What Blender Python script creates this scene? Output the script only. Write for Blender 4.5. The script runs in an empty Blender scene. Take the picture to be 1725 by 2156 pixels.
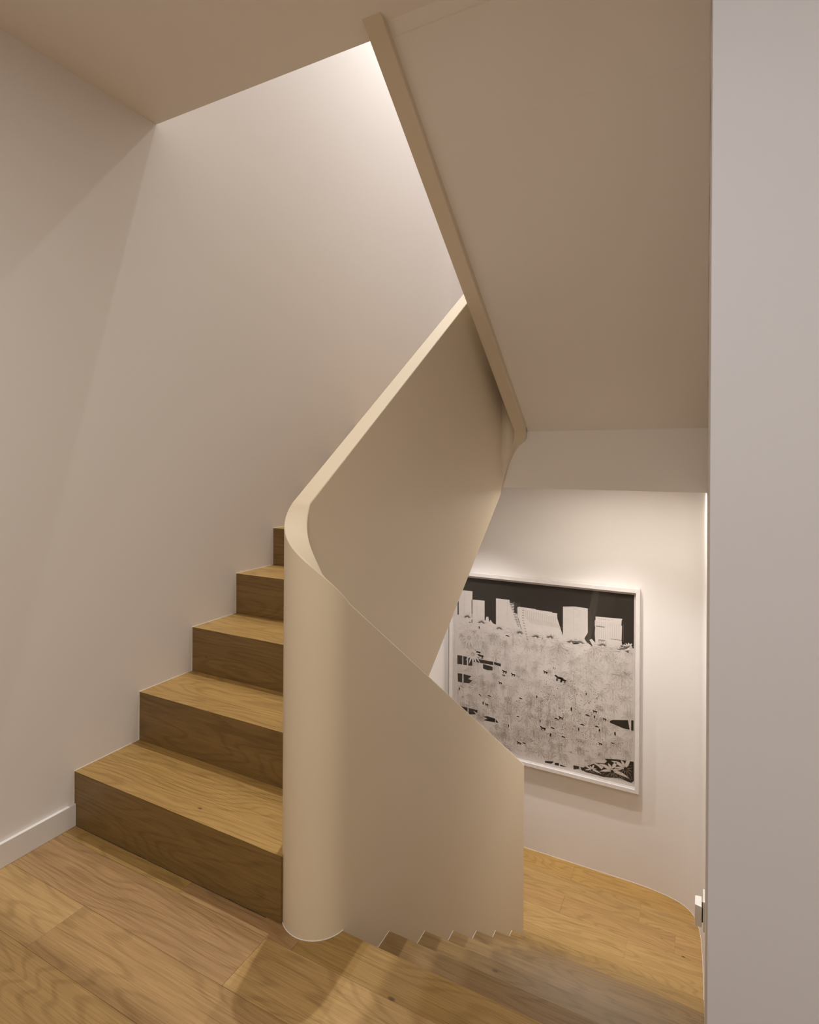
import bpy, bmesh, math, random
from mathutils import Vector, Matrix

# ---------------------------------------------------------------- camera, world, light, exposure
C = bpy.context.scene.collection
SC = bpy.context.scene
cam_d = bpy.data.cameras.new('camera'); cam = bpy.data.objects.new('camera', cam_d); C.objects.link(cam)
YAW, PITCH, ROLL, FPX, PPY = 0.47867, -0.0004, 0.00576, 1202.05, 971.34
fw = Vector((-math.sin(YAW) * math.cos(PITCH), math.cos(YAW) * math.cos(PITCH), math.sin(PITCH)))
rt = Vector((math.cos(YAW), math.sin(YAW), 0)); up = rt.cross(fw)
r2 = rt * math.cos(ROLL) + up * math.sin(ROLL); u2 = -rt * math.sin(ROLL) + up * math.cos(ROLL)
cam.matrix_world = Matrix(((r2.x, u2.x, -fw.x, 1.88682), (r2.y, u2.y, -fw.y, -1.19197), (r2.z, u2.z, -fw.z, 1.23338), (0, 0, 0, 1)))
cam_d.sensor_fit = 'AUTO'; cam_d.sensor_width = 36.0
cam_d.lens = FPX * 36.0 / 2156.0
cam_d.shift_y = -(1078.0 - PPY) / 2156.0
cam_d.clip_start = 0.02; cam_d.clip_end = 60
SC.camera = cam

w = bpy.data.worlds.new('world'); SC.world = w; w.use_nodes = True
w.node_tree.nodes['Background'].inputs[0].default_value = (1.0, 0.86, 0.74, 1)
w.node_tree.nodes['Background'].inputs[1].default_value = 0.05

SC.view_settings.view_transform = 'Standard'; SC.view_settings.look = 'None'
SC.view_settings.gamma = 1.0; SC.view_settings.use_curve_mapping = False
SC.view_settings.exposure = 0.20

WARM = (1.0, 0.86, 0.72)
NEUT = (1.0, 0.955, 0.925)
def spot(name, loc, target, power, size, blend, radius, col=WARM):
    d = bpy.data.lights.new(name, 'SPOT'); d.energy = power; d.color = col
    d.spot_size = math.radians(size); d.spot_blend = blend; d.shadow_soft_size = radius
    o = bpy.data.objects.new(name, d); C.objects.link(o); o.location = loc
    o.rotation_euler = (Vector(target) - Vector(loc)).to_track_quat('-Z', 'Y').to_euler(); return o
def area(name, loc, target, power, sx, sy, col=WARM):
    d = bpy.data.lights.new(name, 'AREA'); d.energy = power; d.color = col
    d.shape = 'RECTANGLE'; d.size = sx; d.size_y = sy
    o = bpy.data.objects.new(name, d); C.objects.link(o); o.location = loc
    o.rotation_euler = (Vector(target) - Vector(loc)).to_track_quat('-Z', 'Y').to_euler(); return o
# downlights over the stair well: one in the roof of the shaft, one part-way up
spot('well_downlight', (0.45, 1.65, 7.9), (0.45, 1.30, 0), 640, 70, 1.0, 0.04, (1.0, 0.985, 0.93))
spot('well_downlight', (0.50, 2.18, 5.15), (0.22, 0.95, 0.9), 125, 108, 1.0, 0.03, (1.0, 0.98, 0.96))
# soft fill added at the top of the shaft, not a known fixture
area('upper_fill', (0.95, 1.2, 7.9), (0.95, 1.2, 0), 34, 1.5, 2.4, (0.95, 1.0, 1.08))
# ceiling panel of the landing behind the camera
area('landing_ceiling_panel', (2.4, -2.1, 2.49), (2.4, -2.1, 0), 19, 1.8, 1.2, (1.0, 0.96, 0.85))
# picture lights recessed in the lower ceiling
spot('picture_light', (1.39, 2.22, 1.075), (1.39, 2.24, -1.44), 30, 92, 1.0, 0.02, (1.0, 0.97, 0.96))
spot('picture_light', (0.50, 2.22, 1.075), (0.50, 2.24, -1.44), 46, 92, 1.0, 0.02, (1.0, 0.97, 0.96))
# added fill spot and fill panel: floor bounce and light on the well faces
spot('lower_fill_spot', (1.25, 1.96, 1.085), (1.25, 1.90, -1.44), 46, 110, 1.0, 0.03, (1.0, 0.965, 0.94))
area('lower_fill_panel', (1.45, 2.02, 1.088), (1.45, 2.02, -1.0), 7, 0.8, 0.4, (1.0, 0.93, 0.82))
# added fill above the near end of the landing, brightens the left wall
area('near_fill', (1.5, -1.3, 2.49), (1.5, -1.3, 0), 15, 0.9, 0.6, (1.0, 0.97, 0.94))
# added side fill from the far right of the landing, no window there
area('side_fill', (4.15, -1.6, 1.4), (0.0, -0.6, 1.4), 5, 1.6, 1.8, NEUT)

# ---------------------------------------------------------------- measures
H, G = 0.18, 0.248          # riser, going
XW = 1.894                  # right wall of the stair
XR, RO, T = 1.049, 0.0968, 0.062
XL = XR - 2 * RO
XC = XR - RO
YN, YF = 0.082, 1.737       # centres of the near and the far turn of the well
YD = 0.0596                 # nosing of the landing above the lower flight
YP = 2.694                  # picture wall
HC, YC = 2.5246, 0.308      # landing ceiling, edge of its opening
YS = 1.80
ZF = -8 * H                 # lower landing
TOP = 8.0

# ---------------------------------------------------------------- materials
def mat(name):
    m = bpy.data.materials.new(name); m.use_nodes = True; nt = m.node_tree
    return m, nt, nt.nodes['Principled BSDF']
def node(nt, t, **k):
    n = nt.nodes.new(t)
    for a, v in k.items(): setattr(n, a, v)
    return n
def plaster(name, col, rough=0.75, bump=0.02):
    m, nt, b = mat(name)
    tc = node(nt, 'ShaderNodeTexCoord'); nz = node(nt, 'ShaderNodeTexNoise')
    nz.inputs['Scale'].default_value = 140; nz.inputs['Detail'].default_value = 3
    nt.links.new(tc.outputs['Object'], nz.inputs['Vector'])
    bp = node(nt, 'ShaderNodeBump'); bp.inputs['Strength'].default_value = bump; bp.inputs['Distance'].default_value = 0.002
    nt.links.new(nz.outputs['Fac'], bp.inputs['Height']); nt.links.new(bp.outputs['Normal'], b.inputs['Normal'])
    n2 = node(nt, 'ShaderNodeTexNoise'); n2.inputs['Scale'].default_value = 1.3; n2.inputs['Detail'].default_value = 2
    nt.links.new(tc.outputs['Object'], n2.inputs['Vector'])
    mx = node(nt, 'ShaderNodeMix', data_type='RGBA'); mx.inputs[6].default_value = (*[c * 0.985 for c in col], 1); mx.inputs[7].default_value = (*col, 1)
    nt.links.new(n2.outputs['Fac'], mx.inputs[0]); nt.links.new(mx.outputs[2], b.inputs['Base Color'])
    b.inputs['Roughness'].default_value = rough
    return m
M_WALL = plaster('wall_paint', (0.80, 0.755, 0.725))
M_GREY = plaster('return_wall_cool_cast', (0.61, 0.61, 0.65))  # cooler, dimmer light on this wall is put into its grey colour
M_CEIL = plaster('ceiling_paint', (0.87, 0.81, 0.745))
M_BAL = plaster('balustrade_paint', (0.71, 0.60, 0.445), 0.5)
M_TRIM = plaster('trim_paint', (0.75, 0.72, 0.69), 0.4)
M_SEAL = plaster('sealant', (0.85, 0.82, 0.78), 0.5)
def wood(name):
    m, nt, b = mat(name); L = nt.links
    tc = node(nt, 'ShaderNodeTexCoord'); oi = node(nt, 'ShaderNodeObjectInfo')
    mul = node(nt, 'ShaderNodeMath', operation='MULTIPLY'); mul.inputs[1].default_value = 37.0
    L.new(oi.outputs['Random'], mul.inputs[0])
    cmb = node(nt, 'ShaderNodeCombineXYZ'); L.new(mul.outputs[0], cmb.inputs[0]); L.new(mul.outputs[0], cmb.inputs[1])
    add = node(nt, 'ShaderNodeVectorMath', operation='ADD'); L.new(tc.outputs['Object'], add.inputs[0]); L.new(cmb.outputs[0], add.inputs[1])
    def scaled(s):
        v = node(nt, 'ShaderNodeVectorMath', operation='MULTIPLY'); v.inputs[1].default_value = s; L.new(add.outputs[0], v.inputs[0]); return v.outputs[0]
    # large figure: contours of a stretched noise make the cathedral grain
    n1 = node(nt, 'ShaderNodeTexNoise'); L.new(scaled((1.1, 6, 6)), n1.inputs['Vector']); n1.inputs['Scale'].default_value = 1.0; n1.inputs['Detail'].default_value = 2.0; n1.inputs['Roughness'].default_value = 0.4
    k = node(nt, 'ShaderNodeMath', operation='MULTIPLY'); k.inputs[1].default_value = 130; L.new(n1.outputs['Fac'], k.inputs[0])
    s = node(nt, 'ShaderNodeMath', operation='SINE'); L.new(k.outputs[0], s.inputs[0])
    s2 = node(nt, 'ShaderNodeMapRange'); s2.inputs[1].default_value = 0.2; L.new(s.outputs[0], s2.inputs[0])
    # fine pores and streaks
    n2 = node(nt, 'ShaderNodeTexNoise'); L.new(scaled((7, 330, 330)), n2.inputs['Vector']); n2.inputs['Scale'].default_value = 1.0; n2.inputs['Detail'].default_value = 4
    n3 = node(nt, 'ShaderNodeTexNoise'); L.new(scaled((1.1, 16, 16)), n3.inputs['Vector']); n3.inputs['Scale'].default_value = 1.0; n3.inputs['Detail'].default_value = 3
    def lin(a, sa, c, sc):
        x = node(nt, 'ShaderNodeMath', operation='MULTIPLY_ADD'); L.new(a, x.inputs[0]); x.inputs[1].default_value = sa
        if c is None: x.inputs[2].default_value = sc
        else: L.new(c, x.inputs[2])
        return x.outputs[0]
    f = lin(n2.outputs['Fac'], 0.95, None, -0.23)
    f = lin(n3.outputs['Fac'], 0.5, f, 0)
    f = lin(s2.outputs[0], -0.17, f, 0)
    rp = node(nt, 'ShaderNodeValToRGB'); L.new(f, rp.inputs[0])
    rp.color_ramp.elements[0].position = 0.15; rp.color_ramp.elements[0].color = (0.60, 0.56, 0.50, 1)
    rp.color_ramp.elements[1].position = 0.75; rp.color_ramp.elements[1].color = (1.12, 1.12, 1.12, 1)
    mx = node(nt, 'ShaderNodeMix', data_type='RGBA', blend_type='MULTIPLY'); mx.inputs[0].default_value = 1.0
    wt = node(nt, 'ShaderNodeMix', data_type='RGBA', blend_type='MULTIPLY'); wt.inputs[0].default_value = 1.0; wt.inputs[7].default_value = (0.86, 0.785, 0.575, 1); L.new(oi.outputs['Color'], wt.inputs[6]); L.new(wt.outputs[2], mx.inputs[6]); L.new(rp.outputs[0], mx.inputs[7])
    # a few small knots
    vo = node(nt, 'ShaderNodeTexVoronoi'); L.new(scaled((3.2, 6.5, 6.5)), vo.inputs['Vector']); vo.inputs['Scale'].default_value = 1.0
    kr = node(nt, 'ShaderNodeMapRange'); kr.inputs[1].default_value = 0.018; kr.inputs[2].default_value = 0.04; L.new(vo.outputs['Distance'], kr.inputs[0])
    m2 = node(nt, 'ShaderNodeMix', data_type='RGBA'); L.new(kr.outputs[0], m2.inputs[0])
    m2.inputs[6].default_value = (0.11, 0.055, 0.02, 1); L.new(mx.outputs[2], m2.inputs[7])
    L.new(m2.outputs[2], b.inputs['Base Color'])
    b.inputs['Roughness'].default_value = 0.45
    b.inputs['Specular IOR Level'].default_value = 0.5
    bp = node(nt, 'ShaderNodeBump'); bp.inputs['Strength'].default_value = 0.12; bp.inputs['Distance'].default_value = 0.0008
    L.new(n2.outputs['Fac'], bp.inputs['Height']); L.new(bp.outputs['Normal'], b.inputs['Normal'])
    return m
M_OAK = wood('oak')
def flat(name, col, rough=0.6):
    m, nt, b = mat(name); tc = node(nt, 'ShaderNodeTexCoord'); nz = node(nt, 'ShaderNodeTexNoise'); nz.inputs['Scale'].default_value = 30
    nt.links.new(tc.outputs['Object'], nz.inputs['Vector'])
    mx = node(nt, 'ShaderNodeMix', data_type='RGBA'); mx.inputs[6].default_value = (*[c * 0.93 for c in col], 1); mx.inputs[7].default_value = (*[min(1, c * 1.05) for c in col], 1)
    nt.links.new(nz.outputs['Fac'], mx.inputs[0]); nt.links.new(mx.outputs[2], b.inputs['Base Color'])
    b.inputs['Roughness'].default_value = rough; return m
M_PAPER = flat('paper', (0.70, 0.64, 0.60), 0.9)
M_INK = flat('ink', (0.022, 0.016, 0.011), 0.85)
M_LINE = flat('drawn_line', (0.56, 0.50, 0.455), 0.9)
M_LINE2 = flat('drawn_line_dark', (0.37, 0.30, 0.24), 0.9)
M_LACQ = flat('white_lacquer', (0.74, 0.70, 0.675), 0.3)
M_DARK = flat('dark_gap', (0.05, 0.04, 0.03), 0.6)
M_PLAST = flat('white_plastic', (0.82, 0.80, 0.76), 0.35)
def glassmat():
    m = bpy.data.materials.new('picture_glass'); m.use_nodes = True; nt = m.node_tree; nt.nodes.clear()
    out = node(nt, 'ShaderNodeOutputMaterial'); fr = node(nt, 'ShaderNodeFresnel'); ge = node(nt, 'ShaderNodeNewGeometry'); io = node(nt, 'ShaderNodeMapRange'); io.inputs[3].default_value = 1.35; io.inputs[4].default_value = 1 / 1.35; nt.links.new(ge.outputs['Backfacing'], io.inputs[0]); nt.links.new(io.outputs[0], fr.inputs[0])
    tr = node(nt, 'ShaderNodeBsdfTransparent'); gl = node(nt, 'ShaderNodeBsdfGlossy'); gl.inputs['Roughness'].default_value = 0.02
    mx = node(nt, 'ShaderNodeMixShader')
    nt.links.new(fr.outputs[0], mx.inputs[0]); nt.links.new(tr.outputs[0], mx.inputs[1]); nt.links.new(gl.outputs[0], mx.inputs[2]); nt.links.new(mx.outputs[0], out.inputs[0])
    return m
M_GLASS = glassmat()

# ---------------------------------------------------------------- helpers
def mesh_obj(name, verts, faces, m, parent=None, smooth=None, bevel=0, color=None):
    me = bpy.data.meshes.new(name); me.from_pydata([tuple(v) for v in verts], [], faces); me.validate(); me.update()
    bm = bmesh.new(); bm.from_mesh(me); bmesh.ops.recalc_face_normals(bm, faces=bm.faces); bm.to_mesh(me); bm.free()
    me.materials.append(m)
    if smooth is not None:
        me.polygons.foreach_set('use_smooth', [True] * len(me.polygons)); me.set_sharp_from_angle(angle=math.radians(smooth))
    o = bpy.data.objects.new(name, me); C.objects.link(o)
    if parent: o.parent = parent
    if color: o.color = (*color, 1)
    if bevel:
        b = o.modifiers.new('bevel', 'BEVEL'); b.width = bevel; b.segments = 2; b.limit_method = 'ANGLE'; b.angle_limit = math.radians(40)
    return o
def box(name, x0, x1, y0, y1, z0, z1, m, parent=None, bevel=0, color=None):
    v = [(x, y, z) for x in (x0, x1) for y in (y0, y1) for z in (z0, z1)]
    f = [(0, 1, 3, 2), (4, 6, 7, 5), (0, 4, 5, 1), (2, 3, 7, 6), (0, 2, 6, 4), (1, 5, 7, 3)]
    return mesh_obj(name, v, f, m, parent, bevel=bevel, color=color)
def prism_x(name, poly, x0, x1, m, parent=None, bevel=0, color=None):
    """polygon in (y, z) run along x"""
    n = len(poly); v = [(x0, y, z) for y, z in poly] + [(x1, y, z) for y, z in poly]
    f = [tuple(range(n)), tuple(range(2 * n - 1, n - 1, -1))] + [(i, (i + 1) % n, n + (i + 1) % n, n + i) for i in range(n)]
    return mesh_obj(name, v, f, m, parent, bevel=bevel, color=color)
def prism_z(name, poly, z0, z1, m, parent=None, bevel=0, color=None, smooth=None):
    n = len(poly); v = [(x, y, z0) for x, y in poly] + [(x, y, z1) for x, y in poly]
    f = [tuple(range(n)), tuple(range(2 * n - 1, n - 1, -1))] + [(i, (i + 1) % n, n + (i + 1) % n, n + i) for i in range(n)]
    return mesh_obj(name, v, f, m, parent, bevel=bevel, color=color, smooth=smooth)
def struct(o): o['kind'] = 'structure'; return o
def thing(name, label, cat, loc, group=None):
    o = bpy.data.objects.new(name, None); C.objects.link(o); o.location = loc; o.empty_display_size = 0.1
    o['label'] = label; o['category'] = cat
    if group: o['group'] = group
    return o
def adopt(parent, objs):
    for o in objs:
        o.parent = parent; o.matrix_parent_inverse = Matrix.Translation(parent.location).inverted()

# ---------------------------------------------------------------- structure: walls
TH = 0.12
struct(box('wall_left', -TH, 0, -3.2, YP - 1.0, -1.7, TOP, M_WALL))
# curved corners of the far wall, plan points measured round the right-hand corner
rc = [(1.40, 2.694), (1.47, 2.6938), (1.532, 2.692), (1.60, 2.687), (1.686, 2.674), (1.735, 2.660), (1.775, 2.642), (1.808, 2.617), (1.835, 2.583), (1.856, 2.536), (1.869, 2.48), (1.879, 2.40), (1.886, 2.28), (1.891, 2.14), (1.8935, 2.02), (XW, 1.90)]
def catmull(P, k=4):
    out = []
    for i in range(len(P) - 1):
        p0 = P[max(i - 1, 0)]; p1 = P[i]; p2 = P[i + 1]; p3 = P[min(i + 2, len(P) - 1)]
        for j in range(k):
            t = j / k
            out.append(tuple(0.5 * ((2 * p1[c]) + (-p0[c] + p2[c]) * t + (2 * p0[c] - 5 * p1[c] + 4 * p2[c] - p3[c]) * t * t + (-p0[c] + 3 * p1[c] - 3 * p2[c] + p3[c]) * t ** 3) for c in (0, 1)))
    out.append(P[-1]); return out
rcs = catmull(rc)
lcs = [(0.0, YP - 1.0)] + [(0.22 - 0.22 * math.cos(a), YP - 1.0 + 1.0 * math.sin(a)) for a in [math.radians(d) for d in range(3, 91, 3)]]
face = lcs + rcs
back = [(XW + TH, 1.90), (XW + TH, YP + TH), (-TH, YP + TH), (-TH, YP - 1.0)]
struct(prism_z('wall_back', face + back, -1.7, TOP, M_WALL, smooth=30))
struct(box('wall_right', XW, XW + TH, TH, 1.90, -1.7, TOP, M_WALL))
struct(box('wall_front', XW, 4.2, 0.0, TH, -0.3, HC + 0.3, M_GREY, bevel=0.002))
struct(box('wall_right_end', XW, XW + TH, 0.0, TH, HC + 0.3, TOP, M_WALL)); struct(box('wall_right_foot', XW, XW + TH, 0.0, TH, -1.7, -0.3, M_WALL))
struct(box('wall_landing_right', 4.2, 4.3, -3.2, TH, -0.3, HC + 0.3, M_WALL))
struct(box('wall_landing_rear', -TH, 4.3, -3.32, -3.2, -0.3, HC + 0.3, M_WALL))
struct(box('wall_under_landing', 0, XW, YD - 0.16, YD - 0.06, ZF - 0.2, -0.06, M_WALL))
# upper storey enclosure
struct(box('wall_upper_rear', -TH, XW + TH, -1.7, -1.6, 2.88, TOP, M_WALL))
struct(box('wall_upper_right', XW, XW + TH, -1.7, 0.0, 2.88, TOP, M_WALL))
# ---------------------------------------------------------------- ceilings and slabs
struct(prism_z('ceiling', [(0, -3.2), (4.2, -3.2), (4.2, 0.0), (XW, 0.0), (XW, 0.30), (XR - 0.02, 0.30), (XR - 0.02, YC), (0, YC)], HC, 2.88, M_CEIL))
struct(box('ceiling_upper', -TH, XW + TH, -1.7, YP + TH, TOP, TOP + 0.1, M_CEIL))
struct(prism_z('ceiling_half_landing', [(0, YS), (XW, YS)] + rcs[::-1] + [q for q in lcs[::-1] if q[1] > YS + 0.01], 1.0935, 1.42, M_CEIL))
hl = struct(prism_z('floor_half_landing', [(0, YS - 0.005), (XW, YS - 0.005)] + rcs[::-1] + [q for q in lcs[::-1] if q[1] > YS + 0.01], 1.42, 1.44, M_OAK, color=(0.45, 0.30, 0.15)))

# ---------------------------------------------------------------- landing floor, plank by plank (boards run along the risers)
OAK = dict(tan=(0.47, 0.315, 0.175), red=(0.44, 0.29, 0.175), yellow=(0.53, 0.365, 0.19), olive=(0.41, 0.275, 0.118), stair=(0.42, 0.28, 0.125), pale=(0.55, 0.385, 0.215))
fl = struct(box('floor', 0, 4.2, -3.2, -0.002, -0.12, -0.016, M_DARK))
struct(box('floor_under_nosing', 0.97, XW, -0.002, YD - 0.004, -0.12, -0.016, M_DARK))
BV = 0.0007
def plank(x0, x1, y0, y1, col, z1=0.0, parent=fl, th=0.0155):
    g = 0.0003
    return box('plank', x0 + g, x1 - g, y0 + g, y1 - g, z1 - th, z1, M_OAK, parent, bevel=BV, color=col)
plank(0.0, 0.560, -0.050, -0.001, (0.50, 0.345, 0.165))
plank(0.560, 0.966, -0.050, -0.001, OAK['red'])
box('plank', 0.84, 0.966, -0.001, 0.03, -0.0155, 0, M_OAK, fl, color=OAK['red'])
nos = box('plank', 0.966, XW, -0.050, YD, -0.03, 0, M_OAK, fl, bevel=0.0012, color=OAK['olive']); nos['label'] = 'darker olive-brown nosing board at the head of the lower stairs'
plank(0.0, 0.885, -0.203, -0.050, OAK['red'])
plank(0.885, 2.75, -0.203, -0.050, OAK['yellow'])
plank(2.75, 4.2, -0.203, -0.050, OAK['tan'])
plank(0.0, 0.370, -0.356, -0.203, OAK['pale'])
plank(0.370, 2.05, -0.356, -0.203, OAK['tan'])
plank(2.05, 4.2, -0.356, -0.203, OAK['pale'])
random.seed(4)
r = 0; y = -0.356
while y > -3.2:
    y0 = max(y - 0.153, -3.2); x = 0.0; nx = [1.45, 0.8, 1.9, 0.5, 1.2][r % 5]
    while x < 4.2:
        x1 = min(x + nx, 4.2)
        c = random.choice(['tan', 'yellow', 'red', 'pale', 'tan'])
        plank(x, x1, y0, y, OAK[c] if r else OAK['yellow']); x = x1; nx = random.uniform(1.5, 2.1)
    y = y0; r += 1
# ---------------------------------------------------------------- lower landing floor
fl2 = struct(box('floor_lower', 0, XW, 0.0, YP - 0.01, ZF - 0.15, ZF - 0.016, M_DARK))
def inside(x, y):
    """right limit of the lower floor at y (curved corner)"""
    best = XW
    for (xa, ya), (xb, yb) in zip(rcs[:-1], rcs[1:]):
        if min(ya, yb) <= y <= max(ya, yb) and ya != yb: best = xa + (xb - xa) * (y - ya) / (yb - ya)
    return best
rows = [(2.53, 2.694), (2.38, 2.53), (2.23, 2.38), (2.08, 2.23), (1.93, 2.08), (YD + 7 * G - 0.06, 1.93)]
joints = [[0.55, 1.131], [0.3, 1.555], [1.13, 1.75], [0.62, 1.511], [0.9], [0.4, 1.62]]
lowcol = [(0.56, 0.37, 0.155), (0.56, 0.385, 0.19), (0.53, 0.355, 0.185), (0.57, 0.40, 0.205), (0.57, 0.40, 0.20), (0.58, 0.41, 0.215)]
for (ya, yb), js, col in zip(rows, joints, lowcol):
    xs = [0.0] + js + [XW]
    for i, (xa, xb) in enumerate(zip(xs[:-1], xs[1:])):
        k = random.uniform(0.95, 1.04); cc = tuple(c * k for c in col)
        if xb < XW: 
            plank(xa, xb, ya, yb, cc, ZF, fl2)
        else:
            pts = [(inside(0, ya + (yb - ya) * t / 8) + 0.002, min(ya + (yb - ya) * t / 8, YP)) for t in range(9)]
            if yb > 2.6: pts = [(xx, yy) for xx, yy in rcs if yy >= ya]; pts = [(inside(0, ya), ya)] + pts[::-1]
            prism_z('plank', [(xa, ya)] + pts + [(xa, yb)], ZF - 0.0155, ZF, M_OAK, fl2, color=cc)

# ---------------------------------------------------------------- stairs
def flight_body(pts, x0, x1, m): return prism_x('carriage', pts, x0, x1, m)
# flight going up along the left wall
upf = thing('staircase', 'oak stair flight climbing beside the left wall from the landing', 'staircase', (0.42, 0.0, 0.0))
pts = []
for k in range(1, 9): pts += [((k - 1) * G + 0.018, (k - 1) * H - 0.022), ((k - 1) * G + 0.018, k * H - 0.022)]
pts += [(YS, 8 * H - 0.022), (YS, 1.0), (1.20, 0.8385), (0.05, 0.0), (0.018, -0.02)]
kids = [flight_body(pts, 0.001, XL + 0.01, M_CEIL)]
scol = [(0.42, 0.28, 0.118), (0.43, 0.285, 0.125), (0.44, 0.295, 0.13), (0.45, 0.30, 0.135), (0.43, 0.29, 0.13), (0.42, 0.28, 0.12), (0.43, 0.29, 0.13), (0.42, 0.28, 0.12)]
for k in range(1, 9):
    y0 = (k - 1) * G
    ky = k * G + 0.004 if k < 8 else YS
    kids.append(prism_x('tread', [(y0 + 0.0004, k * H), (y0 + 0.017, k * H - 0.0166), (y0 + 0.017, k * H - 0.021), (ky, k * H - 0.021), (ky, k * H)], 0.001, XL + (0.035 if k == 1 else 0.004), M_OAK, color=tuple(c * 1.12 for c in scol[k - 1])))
    kids.append(prism_x('riser', [(y0, (k - 1) * H), (y0, k * H - 0.0004), (y0 + 0.0164, k * H - 0.0168), (y0 + 0.0164, (k - 1) * H)], 0.001, XL + (0.035 if k == 1 else 0.004), M_OAK, color=tuple(c * 0.58 for c in scol[k - 1])))  # same oak as the treads, colour darkened to carry the shade on risers
adopt(upf, kids)
# flight going down on the right
dnf = thing('staircase', 'oak stair flight descending to the lower landing with the framed print', 'staircase', (1.47, 1.0, ZF))
pts = []
for k in range(1, 8): pts += [(YD + (k - 1) * G - 0.018, -k * H - 0.022 + H), (YD + (k - 1) * G - 0.018, -k * H - 0.022)]
pts += [(YD + 7 * G - 0.018, -7 * H - 0.022), (YD + 7 * G - 0.018, ZF - 0.02), (YD - 0.05, ZF - 0.02), (YD - 0.05, -0.05)]
kids = [flight_body(pts, XR - 0.01, XW - 0.001, M_CEIL)]
for k in range(1, 8):
    ya, yb = YD + (k - 1) * G, YD + k * G
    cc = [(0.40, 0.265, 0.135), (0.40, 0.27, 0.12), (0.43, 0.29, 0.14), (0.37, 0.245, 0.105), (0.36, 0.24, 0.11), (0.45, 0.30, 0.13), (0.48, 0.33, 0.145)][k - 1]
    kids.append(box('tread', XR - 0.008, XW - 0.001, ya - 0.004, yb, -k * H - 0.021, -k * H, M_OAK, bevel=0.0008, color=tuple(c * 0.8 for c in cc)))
for k in range(1, 9):
    yb = YD + (k - 1) * G
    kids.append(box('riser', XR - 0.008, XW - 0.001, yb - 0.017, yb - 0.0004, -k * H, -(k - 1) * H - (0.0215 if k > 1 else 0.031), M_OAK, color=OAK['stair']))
adopt(dnf, kids)
# flight overhead, from the half landing towards the viewer: its plastered soffit is the slope at the upper right
uuf = thing('staircase', 'upper stair flight overhead seen as a plain sloping plaster soffit', 'staircase', (1.47, 1.0, 1.44))
pts = [(YS, 1.395), (YS, 1.60)]
for k in range(1, 9):
    yk = YS - (k - 1) * G
    pts += [(yk - 0.018, 1.44 + k * H - 0.022), (yk - 0.018 - G, 1.44 + k * H - 0.022)]
pts = [p for p in pts if p[0] > 0.262]
pts += [(0.25, pts[-1][1]), (0.25, HC + 0.0087)]
kids = [prism_x('soffit', pts, XR - 0.005, XW - 0.0005, M_CEIL)]
for k in range(1, 8):
    yk = YS - (k - 1) * G
    kids.append(box('tread', XR, XW - 0.001, max(yk - G - 0.004, 0.27), yk, 1.44 + k * H - 0.021, 1.44 + k * H, M_OAK, bevel=0.001, color=OAK['stair']))
    kids.append(box('riser', XR, XW - 0.001, yk - 0.017, yk - 0.0004, 1.44 + (k - 1) * H, 1.44 + k * H - 0.0215, M_OAK, color=OAK['stair']))
adopt(uuf, kids)
struct(box('floor_upper', 0, XW, -1.6, YC, 2.88, 2.9, M_OAK, color=OAK['tan']))

# ---------------------------------------------------------------- balustrade: one continuous ribbon winding round the well
st = []          # stations: outer (x,y), inner (x,y), z bottom, z top
def arc(cy, sgn, a0, zb0, zb1, zt0, zt1, cb=(0, 0), ct=(0, 0), n=28, flip=1):
    for i in range(1, n):
        s = i / n; c = math.cos(math.pi * s) * flip; q = math.sin(math.pi * s) * sgn
        zb = zb0 + (zb1 - zb0) * s + cb[0] * math.sin(2 * math.pi * s) + cb[1] * math.sin(math.pi * s)
        zt = zt0 + (zt1 - zt0) * s + ct[0] * math.sin(2 * math.pi * s) + ct[1] * math.sin(math.pi * s)
        st.append(((XC + RO * c, cy + RO * q), (XC + (RO - T) * c, cy + (RO - T) * q), zb, zt))
upb = lambda y: 2.6905 - 0.7447 * y
upt = lambda y: 3.80 - 0.726 * y
mb = lambda y: -0.2756 + 0.7677 * y
mt = lambda y: 1.0563 + 0.7268 * y
dt = lambda y: 0.9148 - 0.7258 * y
db = lambda y: -0.50 - 0.726 * y
lt = lambda y: 0.9148 - 0.7258 * YF - 0.27 - 0.726 * (YF - y)
for i in range(13):
    y = 0.12 + (YF - 0.12) * i / 12; st.append(((XR, y), (XR - T, y), upb(y), upt(y)))
arc(YF, 1, 0, upb(YF), mb(YF), upt(YF), mt(YF), (0.0083, 0.0171), (0.01, 0.01))
for i in range(13):
    y = YF + (YN - YF) * i / 12; st.append(((XL, y), (XL + T, y), max(mb(y), -0.25), mt(y)))
arc(YN, -1, 0, mb(YN), db(YN), mt(YN), dt(YN), (0, 0), (-0.0054, 0.0065), flip=-1)
for i in range(13):
    y = YN + (YF - YN) * i / 12; st.append(((XR, y), (XR - T, y), max(db(y), ZF - 0.01), dt(y)))
arc(YF, 1, 0, ZF - 0.01, ZF - 0.01, dt(YF), lt(YF), (0, 0), (0.008, 0.01))
for i in range(9):
    y = YF + (0.7 - YF) * i / 8; st.append(((XL, y), (XL + T, y), ZF - 0.01, max(lt(y), ZF + 0.02)))
v = []; f = []
for (ox, oy), (ix, iy), zb, zt in st: v += [(ox, oy, zb), (ox, oy, zt), (ix, iy, zt), (ix, iy, zb)]
for i in range(len(st) - 1):
    a, b = 4 * i, 4 * i + 4
    for j in range(4): f.append((a + j, a + (j + 1) % 4, b + (j + 1) % 4, b + j))
f += [(0, 1, 2, 3), (len(v) - 1, len(v) - 2, len(v) - 3, len(v) - 4)]
bal = mesh_obj('balustrade', v, f, M_BAL, smooth=35, bevel=0.0025)
bal['label'] = 'smooth cream plaster balustrade winding round the narrow stair well'; bal['category'] = 'balustrade'

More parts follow.
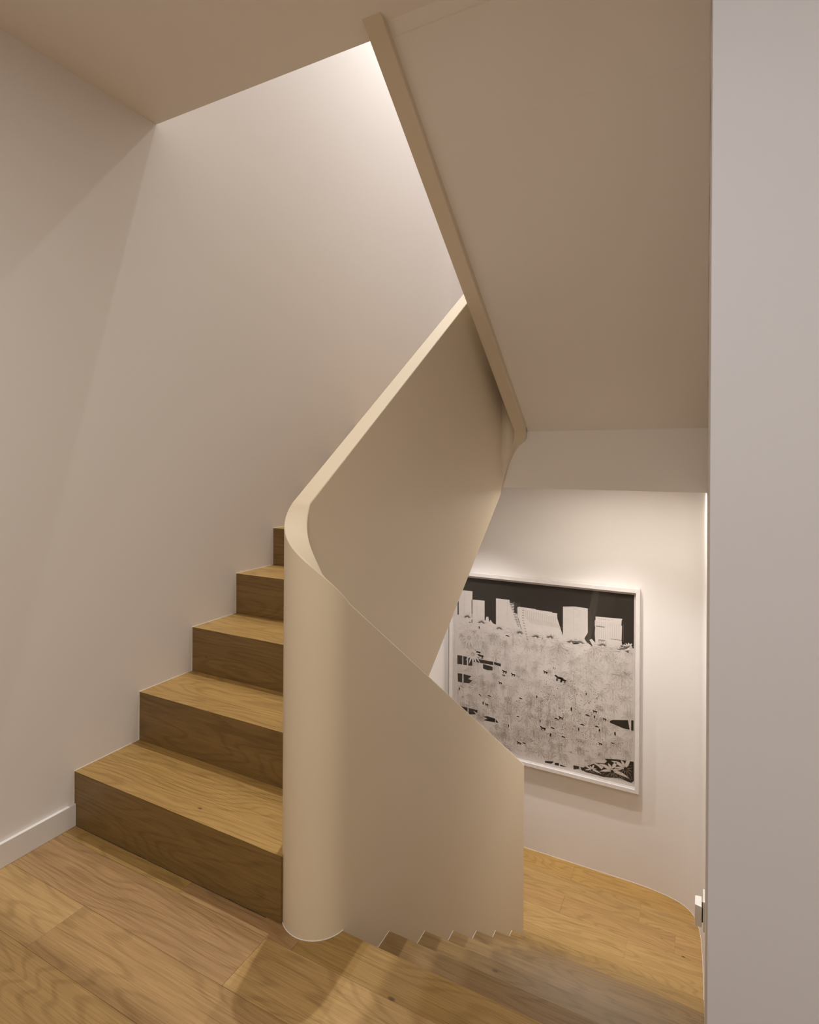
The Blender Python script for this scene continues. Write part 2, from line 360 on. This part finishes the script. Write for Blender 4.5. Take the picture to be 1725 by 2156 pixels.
# ---------------------------------------------------------------- baseboard and sealant lines
struct(box('baseboard_left', 0.0, 0.0125, -3.2, -0.0005, 0.0, 0.0745, M_TRIM, bevel=0.0015))
def strip(pts, wd, name, th=0.0018):
    """thin white sealant bead along 3-D points"""
    v = []; f = []
    for i, p in enumerate(pts):
        a = Vector(pts[max(i - 1, 0)]); b = Vector(pts[min(i + 1, len(pts) - 1)]); d = (b - a).normalized()
        n1 = d.orthogonal().normalized(); n2 = d.cross(n1)
        for k in range(4): v.append(Vector(p) + (n1 * math.cos(k * math.pi / 2) + n2 * math.sin(k * math.pi / 2)) * wd)
    for i in range(len(pts) - 1):
        for k in range(4): f.append((4 * i + k, 4 * i + (k + 1) % 4, 4 * i + 4 + (k + 1) % 4, 4 * i + 4 + k))
    f += [(0, 1, 2, 3), (len(v) - 1, len(v) - 2, len(v) - 3, len(v) - 4)]
    return struct(mesh_obj(name, v, f, M_SEAL))
pts = []
for k in range(1, 9): pts += [(0.0, (k - 1) * G - 0.0006, (k - 1) * H + (0.075 if k == 1 else 0)), (0.0, (k - 1) * G - 0.0006, k * H + 0.0006), ]
strip(pts, 0.0016, 'trim_1')
strip([(XC + (RO) * math.cos(a), YN + RO * math.sin(a), 0.0) for a in [math.radians(d) for d in range(-180, -6, 6)]], 0.0018, 'trim_2')
pts = []
for k in range(1, 8): pts += [(XR, YD + (k - 1) * G + 0.001, -k * H), (XR, YD + k * G, -k * H)]
for k in range(0, 6): strip([pts[2 * k], pts[2 * k + 1]], 0.0015, 'trim_%d' % (3 + k))
strip([(x, y, ZF) for x, y in rcs] , 0.0022, 'trim_9')
strip([(0.3, YP, ZF), (1.40, YP, ZF)], 0.0022, 'trim_10')

# ---------------------------------------------------------------- framed print on the lower wall
FX0, FX1, FZ0, FZ1 = 0.232, 1.526, -0.846, 0.436
FY0, FY1 = YP - 0.050, YP - 0.001
FWD = 0.024
pic = thing('framed_print', 'large white-framed black and white print of tower blocks above palms on the lower wall', 'picture', ((FX0 + FX1) / 2, YP, FZ0))
kids = []
def frame_piece(a, b, c, d):   # a,b outer corners; c,d inner corners (x,z)
    q = [a, b, c, d]; v = [(x, FY0, z) for x, z in q] + [(x, FY1, z) for x, z in q]
    f = [(0, 1, 2, 3), (7, 6, 5, 4), (0, 4, 5, 1), (1, 5, 6, 2), (2, 6, 7, 3), (3, 7, 4, 0)]
    kids.append(mesh_obj('frame_rail', v, f, M_LACQ, bevel=0.0008))
O = [(FX0, FZ0), (FX1, FZ0), (FX1, FZ1), (FX0, FZ1)]
I = [(FX0 + FWD, FZ0 + FWD), (FX1 - FWD, FZ0 + FWD), (FX1 - FWD, FZ1 - FWD), (FX0 + FWD, FZ1 - FWD)]
for i in range(4): j = (i + 1) % 4; frame_piece(O[i], O[j], I[j], I[i])
ART = {'sky_low':[(0.282,0.114),(0.343,0.117),(0.494,0.079),(0.504,0.126),(0.52,0.129),(0.526,0.092),(0.536,0.11),(0.555,0.087),(0.577,0.081),(0.732,0.077),(0.758,0.074),(0.902,0.062),(1.047,0.064),(1.124,0.058),(1.182,0.075),(1.199,0.051),(1.241,0.025),(1.217,0.068),(1.23,0.078),(1.255,0.055),(1.336,0.053),(1.418,0.039),(1.445,0.063),(1.452,0.058),(1.431,0.036),(1.458,0.018),(1.464,0.065),(1.475,0.07),(1.482,0.055)],'b':[[(0.291,0.295),(0.398,0.297),(0.399,0.072),(0.293,0.079)],[(0.392,0.237),(0.491,0.24),(0.492,0.069),(0.393,0.071)],[(0.576,0.267),(0.675,0.267),(0.675,0.242),(0.706,0.169),(0.732,0.112),(0.76,0.076),(0.702,0.063),(0.577,0.071)],[(0.675,0.245),(0.707,0.243),(0.707,0.181),(0.729,0.176),(0.737,0.138),(0.758,0.079),(0.732,0.112),(0.706,0.169)],[(0.731,0.222),(0.741,0.228),(0.857,0.226),(0.862,0.222),(0.972,0.22),(0.974,0.215),(1.006,0.216),(1.007,0.181),(1.047,0.064),(0.853,0.045),(0.763,0.072),(0.732,0.167)],[(1.044,0.266),(1.123,0.276),(1.205,0.273),(1.206,0.114),(1.191,0.087),(1.182,0.067),(1.045,0.054)],[(1.254,0.227),(1.42,0.233),(1.415,0.22),(1.414,0.19),(1.418,0.187),(1.416,0.106),(1.418,0.032),(1.256,0.029),(1.25,0.115),(1.253,0.159),(1.25,0.164),(1.25,0.202),(1.255,0.205)]],'ink':[[(0.284,-0.181),(0.322,-0.18),(0.323,-0.243),(0.284,-0.246)],[(0.331,-0.182),(0.359,-0.182),(0.359,-0.243),(0.331,-0.244)],[(0.368,-0.186),(0.4,-0.186),(0.4,-0.24),(0.368,-0.243)],[(0.383,-0.183),(0.558,-0.185),(0.558,-0.208),(0.384,-0.209)],[(0.482,-0.213),(0.554,-0.221),(0.554,-0.246),(0.514,-0.251),(0.482,-0.244)],[(0.565,-0.185),(0.614,-0.189),(0.614,-0.209),(0.565,-0.202)],[(0.287,-0.313),(0.323,-0.311),(0.323,-0.374),(0.289,-0.374)],[(0.333,-0.311),(0.395,-0.316),(0.368,-0.341),(0.401,-0.346),(0.376,-0.371),(0.334,-0.374)],[(0.293,-0.549),(0.366,-0.549),(0.364,-0.595)],[(0.374,-0.55),(0.443,-0.551),(0.44,-0.573),(0.409,-0.56),(0.43,-0.583),(0.374,-0.597)],[(0.487,-0.588),(0.518,-0.579),(0.575,-0.584),(0.575,-0.611),(0.487,-0.613),(0.518,-0.596)],[(0.58,-0.588),(0.6,-0.608),(0.58,-0.61)],[(1.348,-0.433),(1.365,-0.424),(1.457,-0.406),(1.467,-0.464),(1.431,-0.464),(1.348,-0.445)],[(1.476,-0.402),(1.49,-0.4),(1.49,-0.466),(1.476,-0.466)],[(1.316,-0.686),(1.393,-0.671),(1.492,-0.662),(1.494,-0.782),(1.478,-0.799),(1.448,-0.795),(1.413,-0.787),(1.313,-0.805),(1.257,-0.803),(1.197,-0.802),(1.165,-0.79),(1.197,-0.765),(1.249,-0.735),(1.277,-0.745),(1.297,-0.76),(1.316,-0.735),(1.257,-0.725),(1.316,-0.716),(1.332,-0.698)],[(0.93,-0.795),(0.99,-0.785),(0.973,-0.804),(0.93,-0.806)],[(0.996,-0.79),(1.024,-0.787),(1.024,-0.804),(0.996,-0.806)],[(1.032,-0.793),(1.074,-0.8),(1.032,-0.805)],[(1.119,-0.778),(1.156,-0.775),(1.156,-0.792),(1.12,-0.805)],[(1.164,-0.777),(1.181,-0.777),(1.177,-0.803)]],'beast':[(0.441,-0.133),(0.46,-0.156),(0.641,-0.238),(0.636,-0.265),(0.703,-0.248),(0.61,-0.323),(0.928,-0.191),(1.02,-0.214),(1.044,-0.224),(0.379,0.069),(0.451,0.043),(0.661,0.012),(0.303,-0.424),(0.458,-0.436),(0.53,-0.435),(0.484,-0.493),(0.51,-0.495),(0.758,-0.407),(0.871,-0.372),(0.739,-0.536),(0.895,-0.532),(0.914,-0.575),(0.98,-0.564),(0.966,-0.613),(0.747,-0.714),(0.784,-0.711),(0.673,-0.614),(1.051,-0.607),(1.198,-0.29),(1.253,-0.391),(1.207,-0.43),(1.251,-0.429),(1.314,-0.428),(1.175,-0.499),(1.151,-0.534),(1.267,-0.491),(1.283,-0.51),(1.288,-0.594),(1.364,-0.576),(1.103,-0.41),(1.034,-0.479),(1.005,-0.496),(1.379,-0.511),(1.052,-0.608)],'palm':[(0.349,0.024),(0.47,0.025),(0.624,-0.043),(0.702,0.048),(0.809,-0.03),(0.917,-0.043),(1.009,-0.004),(0.428,-0.331),(0.853,0.036),(1.011,-0.025),(1.229,-0.055),(1.301,0.017),(1.401,-0.123),(1.222,-0.116),(1.425,0.029),(1.111,-0.166),(1.337,-0.041),(0.428,-0.338),(0.543,-0.366),(1.013,-0.274),(0.456,-0.595),(0.816,-0.429),(0.91,-0.297),(1.088,-0.274),(1.017,-0.359),(1.421,-0.122),(0.958,-0.379),(1.085,-0.578),(1.188,-0.588),(1.032,-0.713),(1.259,-0.46)],'leaf':[(1.363,-0.756),(1.443,-0.719),(1.237,-0.779)]}
PY = YP - 0.019
paper_v = []; paper_f = []; paper_m = []
LAY = 0.00012
def poly(pts, mi, layer):
    n = len(paper_v); paper_v.extend([(x, PY - layer * LAY, z) for x, z in pts]); paper_f.append(tuple(range(n, n + len(pts)))); paper_m.append(mi)
def tri_fill(pts, mi, layer):
    from mathutils.geometry import tessellate_polygon
    n = len(paper_v); paper_v.extend([(x, PY - layer * LAY, z) for x, z in pts])
    for t in tessellate_polygon([[Vector((x, z, 0)) for x, z in pts]]): paper_f.append(tuple(n + i for i in t)); paper_m.append(mi)
def clampz(x): return min(max(x, 0.284), 1.488)
def stroke(p, q, wd, mi, layer):
    if not (0.284 < q[0] < 1.488 and -0.80 < q[1] < 0.39 and 0.284 < p[0] < 1.488 and -0.80 < p[1] < 0.39): return
    dx, dz = q[0] - p[0], q[1] - p[1]; L = math.hypot(dx, dz) or 1e-6; nx, nz = -dz / L * wd / 2, dx / L * wd / 2
    poly([(p[0] + nx, p[1] + nz), (p[0] - nx, p[1] - nz), (q[0] - nx, q[1] - nz), (q[0] + nx, q[1] + nz)], mi, layer)
def frond(cx, cz, ang, L, mi, layer, w0=0.16, wd=0.0016, fill=None):
    """drooping leaf outline"""
    droop = 0.35 * L; P = []; wd *= 0.75
    n = 7
    for i in range(n + 1):
        s = 0.12 + 0.88 * i / n; P.append((cx + math.cos(ang) * L * s, cz + math.sin(ang) * L * s - droop * s * s, math.sin(math.pi * min(s * 0.9 + 0.08, 1)) * L * w0 / 2))
    a = [(x - math.sin(ang) * h, z + math.cos(ang) * h) for x, z, h in P]; b = [(x + math.sin(ang) * h, z - math.cos(ang) * h) for x, z, h in P]
    if fill is not None:
        pts = a + b[::-1]
        if all(0.286 < x < 1.486 and -0.80 < z < 0.39 for x, z in pts):
            for i in range(n): poly([a[i], a[i + 1], b[i + 1], b[i]], fill, layer)
    if mi is not None:
        for q in (a, b):
            for i in range(n): stroke(q[i], q[i + 1], wd, mi, layer + 1)
# materials: 0 paper, 1 ink, 2 line, 3 dark line
poly([(FX0 + 0.004, FZ0 + 0.004), (FX1 - 0.004, FZ0 + 0.004), (FX1 - 0.004, FZ1 - 0.004), (FX0 + 0.004, FZ1 - 0.004)], 0, 0)
sky = [(0.283, 0.394)] + [(0.283, ART['sky_low'][0][1])] + ART['sky_low'][1:] + [(1.489, ART['sky_low'][-1][1]), (1.489, 0.394)]
tri_fill(sky, 1, 1)
for b in ART['b']: tri_fill(b, 0, 2)
random.seed(11)
def rnd(a, b): return random.uniform(a, b)
def bb(b): xs = [p[0] for p in b]; zs = [p[1] for p in b]; return min(xs), max(xs), min(zs), max(zs)
for bi, b in enumerate(ART['b']):
    x0, x1, z0, z1 = bb(b)
    if bi == 3:
        for i in range(14): z = z1 - 0.008 - i * (z1 - z0) / 15; stroke((x0 + 0.004 + i * 0.004, z), (x0 + 0.032 + i * 0.003, z), 0.0035, 1, 3)
    elif bi == 4:
        for i in range(17):
            s = 0.22 + i * 0.047; xa = x0 + (x1 - x0) * s * 0.86; zt = z1 - 0.012 - 0.010 * s * 2
            stroke((xa, zt - 0.002), (xa + 0.002, zt - 0.05), 0.0016, 3, 3); stroke((xa + 0.002, zt - 0.05), (xa + 0.045, z0 + 0.075), 0.0016, 3, 3)
        for i in range(12):
            zz = z1 - 0.02 - i * 0.018; xx = x0 + 0.035 + (0.0 if i < 4 else (i - 4) * 0.0045); stroke((xx, zz), (xx + 0.012, zz), 0.006, 3, 3)
    elif bi in (0, 1, 2, 5):
        for i in range(int((x1 - x0) / 0.011)): xx = x0 + 0.006 + i * 0.011; stroke((xx, z1 - 0.012), (xx, z0 + 0.05), 0.0006, 2, 3)
        for i in range(int((z1 - z0) / 0.012)): zz = z1 - 0.012 - i * 0.012; stroke((x0 + 0.005, zz), (x1 - 0.045, zz), 0.0006, 2, 3)
        stroke(((x0 + x1) / 2 - 0.01, z1 - 0.006), ((x0 + x1) / 2 - 0.01, z0 + 0.05), 0.0018, 2, 4)
    elif bi == 6:
        for i in range(13): xx = x0 + 0.014 + i * 0.0135; stroke((xx, z1 - 0.035), (xx, z0 + 0.06), 0.0009, 3, 3)
        for i in range(7): xx = x0 + 0.018 + i * 0.011; stroke((xx, z1 - 0.018), (xx + 0.005, z1 - 0.018), 0.004, 3, 4)
        for i in range(11): xx = x0 + 0.008 + i * 0.005; stroke((xx, z1 - 0.068), (xx + 0.003, z1 - 0.068), 0.007, 1, 4)
        for i in range(7): xx = x0 + 0.10 + i * 0.012; stroke((xx, z1 - 0.138), (xx + 0.007, z1 - 0.138), 0.004, 1, 4)
        for i in range(6):
            stroke((x0 + 0.028 + i * 0.008, z1 - 0.15), (x0 + 0.028 + i * 0.008, z1 - 0.185), 0.002, 1, 4)
            if i < 4: stroke((x0 + 0.022, z1 - 0.155 - i * 0.008), (x0 + 0.074, z1 - 0.155 - i * 0.008), 0.002, 1, 4)
# tree line crowns breaking into the sky
def treeline(x):
    P = ART['sky_low']
    for a, b in zip(P[:-1], P[1:]):
        if a[0] <= x <= b[0]: return a[1] + (b[1] - a[1]) * (x - a[0]) / max(b[0] - a[0], 1e-6)
    return P[-1][1]
for x, z in [(0.36, 0.10), (0.47, 0.075), (0.60, 0.05), (0.75, 0.04), (0.86, 0.03), (0.96, 0.04), (1.10, 0.03), (1.16, 0.035), (1.30, 0.04), (1.42, 0.03), (1.46, 0.05)]:
    q = [(x + 0.008 * math.cos(math.radians(a)), z - 0.002 + 0.008 * math.sin(math.radians(a))) for a in range(0, 360, 30)]
    poly([(min(px, 1.486), pz) for px, pz in q], 0, 7)
    for k in range(9): frond(x, z, math.radians(12 + k * 20), rnd(0.05, 0.075), 2, 5, 0.2, 0.0011, 0)
# thicket of palms, drawn as outlines
spots = list(ART['palm'])
for gx in range(15):
    for gz in range(10): spots.append((0.31 + gx * 0.082 + rnd(-0.03, 0.03), -0.77 + gz * 0.082 + rnd(-0.03, 0.03)))
for i in range(24): spots.append((rnd(0.30, 1.47), rnd(-0.10, 0.03)))
for j, (x, z) in enumerate(spots):
    L = rnd(0.045, 0.085) if j < len(ART['palm']) else rnd(0.022, 0.058)
    mi = 2 if z > -0.35 and random.random() < 0.75 else 3
    m = random.choice([8, 10, 11])
    for k in range(m): frond(x, z, math.radians(360 / m * k + rnd(-8, 8)), L * rnd(0.8, 1.1), mi, 5, 0.17, 0.0010)
    if random.random() < 0.6:
        h = rnd(0.05, 0.12)
        for d in (-0.003, 0.003): stroke((x + d, z - 0.01), (x + d * 1.3, z - h), 0.001, mi, 5)
# reeds and stems
for i in range(130):
    x = rnd(0.30, 1.46); z = rnd(-0.72, -0.02)
    for k in range(random.randint(4, 9)):
        xx = x + k * 0.007; stroke((xx, z + rnd(0, 0.01)), (xx + rnd(-0.002, 0.002), z - rnd(0.03, 0.07)), 0.0009, 2 if z > -0.3 else 3, 5)
# dotted shrubs and flower beds, denser towards the foot of the sheet
for i in range(150):
    x = rnd(0.30, 1.47); z = rnd(-0.79, 0.0); z = -0.79 + (z + 0.79) * rnd(0.5, 1.0); R = rnd(0.010, 0.034); mi = random.choice([2, 2, 3])
    for k in range(22):
        a = rnd(0, 6.28); q = R * math.sqrt(random.random()); s = rnd(0.0012, 0.0028)
        px, pz = x + q * math.cos(a) * 1.2, z + q * math.sin(a) * 0.7; stroke((px, pz), (px + s * 1.4, pz + rnd(-s, s)), s, mi, 6)
for i in range(420):
    x = rnd(0.86, 1.30); z = rnd(-0.62, -0.22); s = rnd(0.0015, 0.0036); stroke((x, z), (x + s * 1.5, z + rnd(-s, s)), s, random.choice([3, 1, 3]), 6)
for i in range(260):
    x = rnd(0.30, 1.47); z = rnd(-0.79, 0.02); a = rnd(-0.5, 0.3); L = rnd(0.006, 0.022); stroke((x, z), (x + L, z + L * a), rnd(0.0008, 0.0018), 3, 6)
for p in ART['ink']: tri_fill(p, 1, 7)
# little animals and figures in solid ink
def beast(x, z, s, kind):
    if kind == 0:   # four-legged
        tri_fill([(x - s, z + s * .3), (x - s * .7, z + s * .55), (x - s * .2, z + s * .2), (x + s * .8, z + s * .15), (x + s * 1.1, z - s * .1), (x + s * .8, z - s * .35), (x - s * .3, z - s * .25), (x - s * .6, z)], 1, 8)
        for dx in (-.45, -.2, .55, .8): stroke((x + s * dx, z - s * .15), (x + s * (dx - .15), z - s * .85), s * .16, 1, 8)
    elif kind == 1:  # bird
        tri_fill([(x - s, z + s * .1), (x - s * .2, z + s * .5), (x + s * .6, z + s * .25), (x + s, z - s * .1), (x + s * .1, z - s * .05)], 1, 8)
    else:            # figure
        tri_fill([(x - s * .25, z + s * .5), (x, z + s * .9), (x + s * .25, z + s * .5), (x + s * .3, z - s * .2), (x + s * .1, z - s * .9), (x - s * .1, z - s * .2), (x - s * .25, z - s * .9)], 1, 8)
BIG = {0: .022, 1: .026, 7: .03, 8: .024, 21: .02}
for i, (x, z) in enumerate(ART['beast']): beast(x, z, rnd(0.011, 0.018) if i not in BIG else BIG[i], [0, 1, 2, 1, 2, 0, 1, 2][i % 8] if i > 8 else 0)
# pale leaves over the dark corners
for (x, z), L in zip(ART['leaf'], (0.105, 0.11, 0.06)):
    for k in range(11): frond(x, z, math.radians(k * 33 + 10), L * (0.75 if k % 2 else 1), 3, 9, 0.2, 0.0016, 0)
for (x, z) in ((0.405, -0.155), (0.43, -0.40), (0.375, -0.04)):
    for k in range(12): frond(x, z, math.radians(k * 30), 0.062, 2, 9, 0.2, 0.001, 0)
for (xx, z0, z1) in ((1.462, -0.60, -0.50), (0.51, -0.05, 0.0)): stroke((xx, z0), (xx, z1), 0.006, 0, 11)
for k in range(7): x = 0.335 + k * 0.0; 
for k in range(6): stroke((0.405 + k * 0.012, -0.115), (0.409 + k * 0.012, -0.03 - 0.012 * (k % 2)), 0.007, 0, 10)
me = bpy.data.meshes.new('print'); me.from_pydata(paper_v, [], paper_f)
for m in (M_PAPER, M_INK, M_LINE, M_LINE2): me.materials.append(m)
me.polygons.foreach_set('material_index', paper_m); me.update()
pr = bpy.data.objects.new('print_sheet', me); C.objects.link(pr); pr['label'] = 'black and white drawing of towers, palms and small animals'
kids.append(pr)
kids.append(box('backing_board', FX0 + 0.004, FX1 - 0.004, PY + 0.0005, FY1 - 0.001, FZ0 + 0.004, FZ1 - 0.004, M_LACQ))
kids.append(box('glass_pane', FX0 + 0.012, FX1 - 0.012, FY0 + 0.006, FY0 + 0.008, FZ0 + 0.012, FZ1 - 0.012, M_GLASS))
adopt(pic, kids)

# ---------------------------------------------------------------- small white device on the right wall by the lower landing
SY, SZ = 1.72, -0.80
dev = thing('wall_device', 'small white box projecting from a slim plate on the right wall above lower landing', 'wall socket', (XW, SY, SZ - 0.07))
kids = [box('wall_plate', XW - 0.007, XW, SY - 0.045, SY + 0.045, SZ - 0.06, SZ + 0.075, M_PLAST, bevel=0.002)]
kids.append(prism_z('device_body', [(XW - 0.040, SY - 0.03), (XW - 0.040, SY + 0.03), (XW - 0.012, SY + 0.036), (XW - 0.012, SY - 0.036)], SZ - 0.05, SZ + 0.045, M_PLAST, bevel=0.003))
kids.append(box('neck', XW - 0.0125, XW - 0.0065, SY - 0.02, SY + 0.02, SZ - 0.035, SZ + 0.03, M_DARK))
adopt(dev, kids)
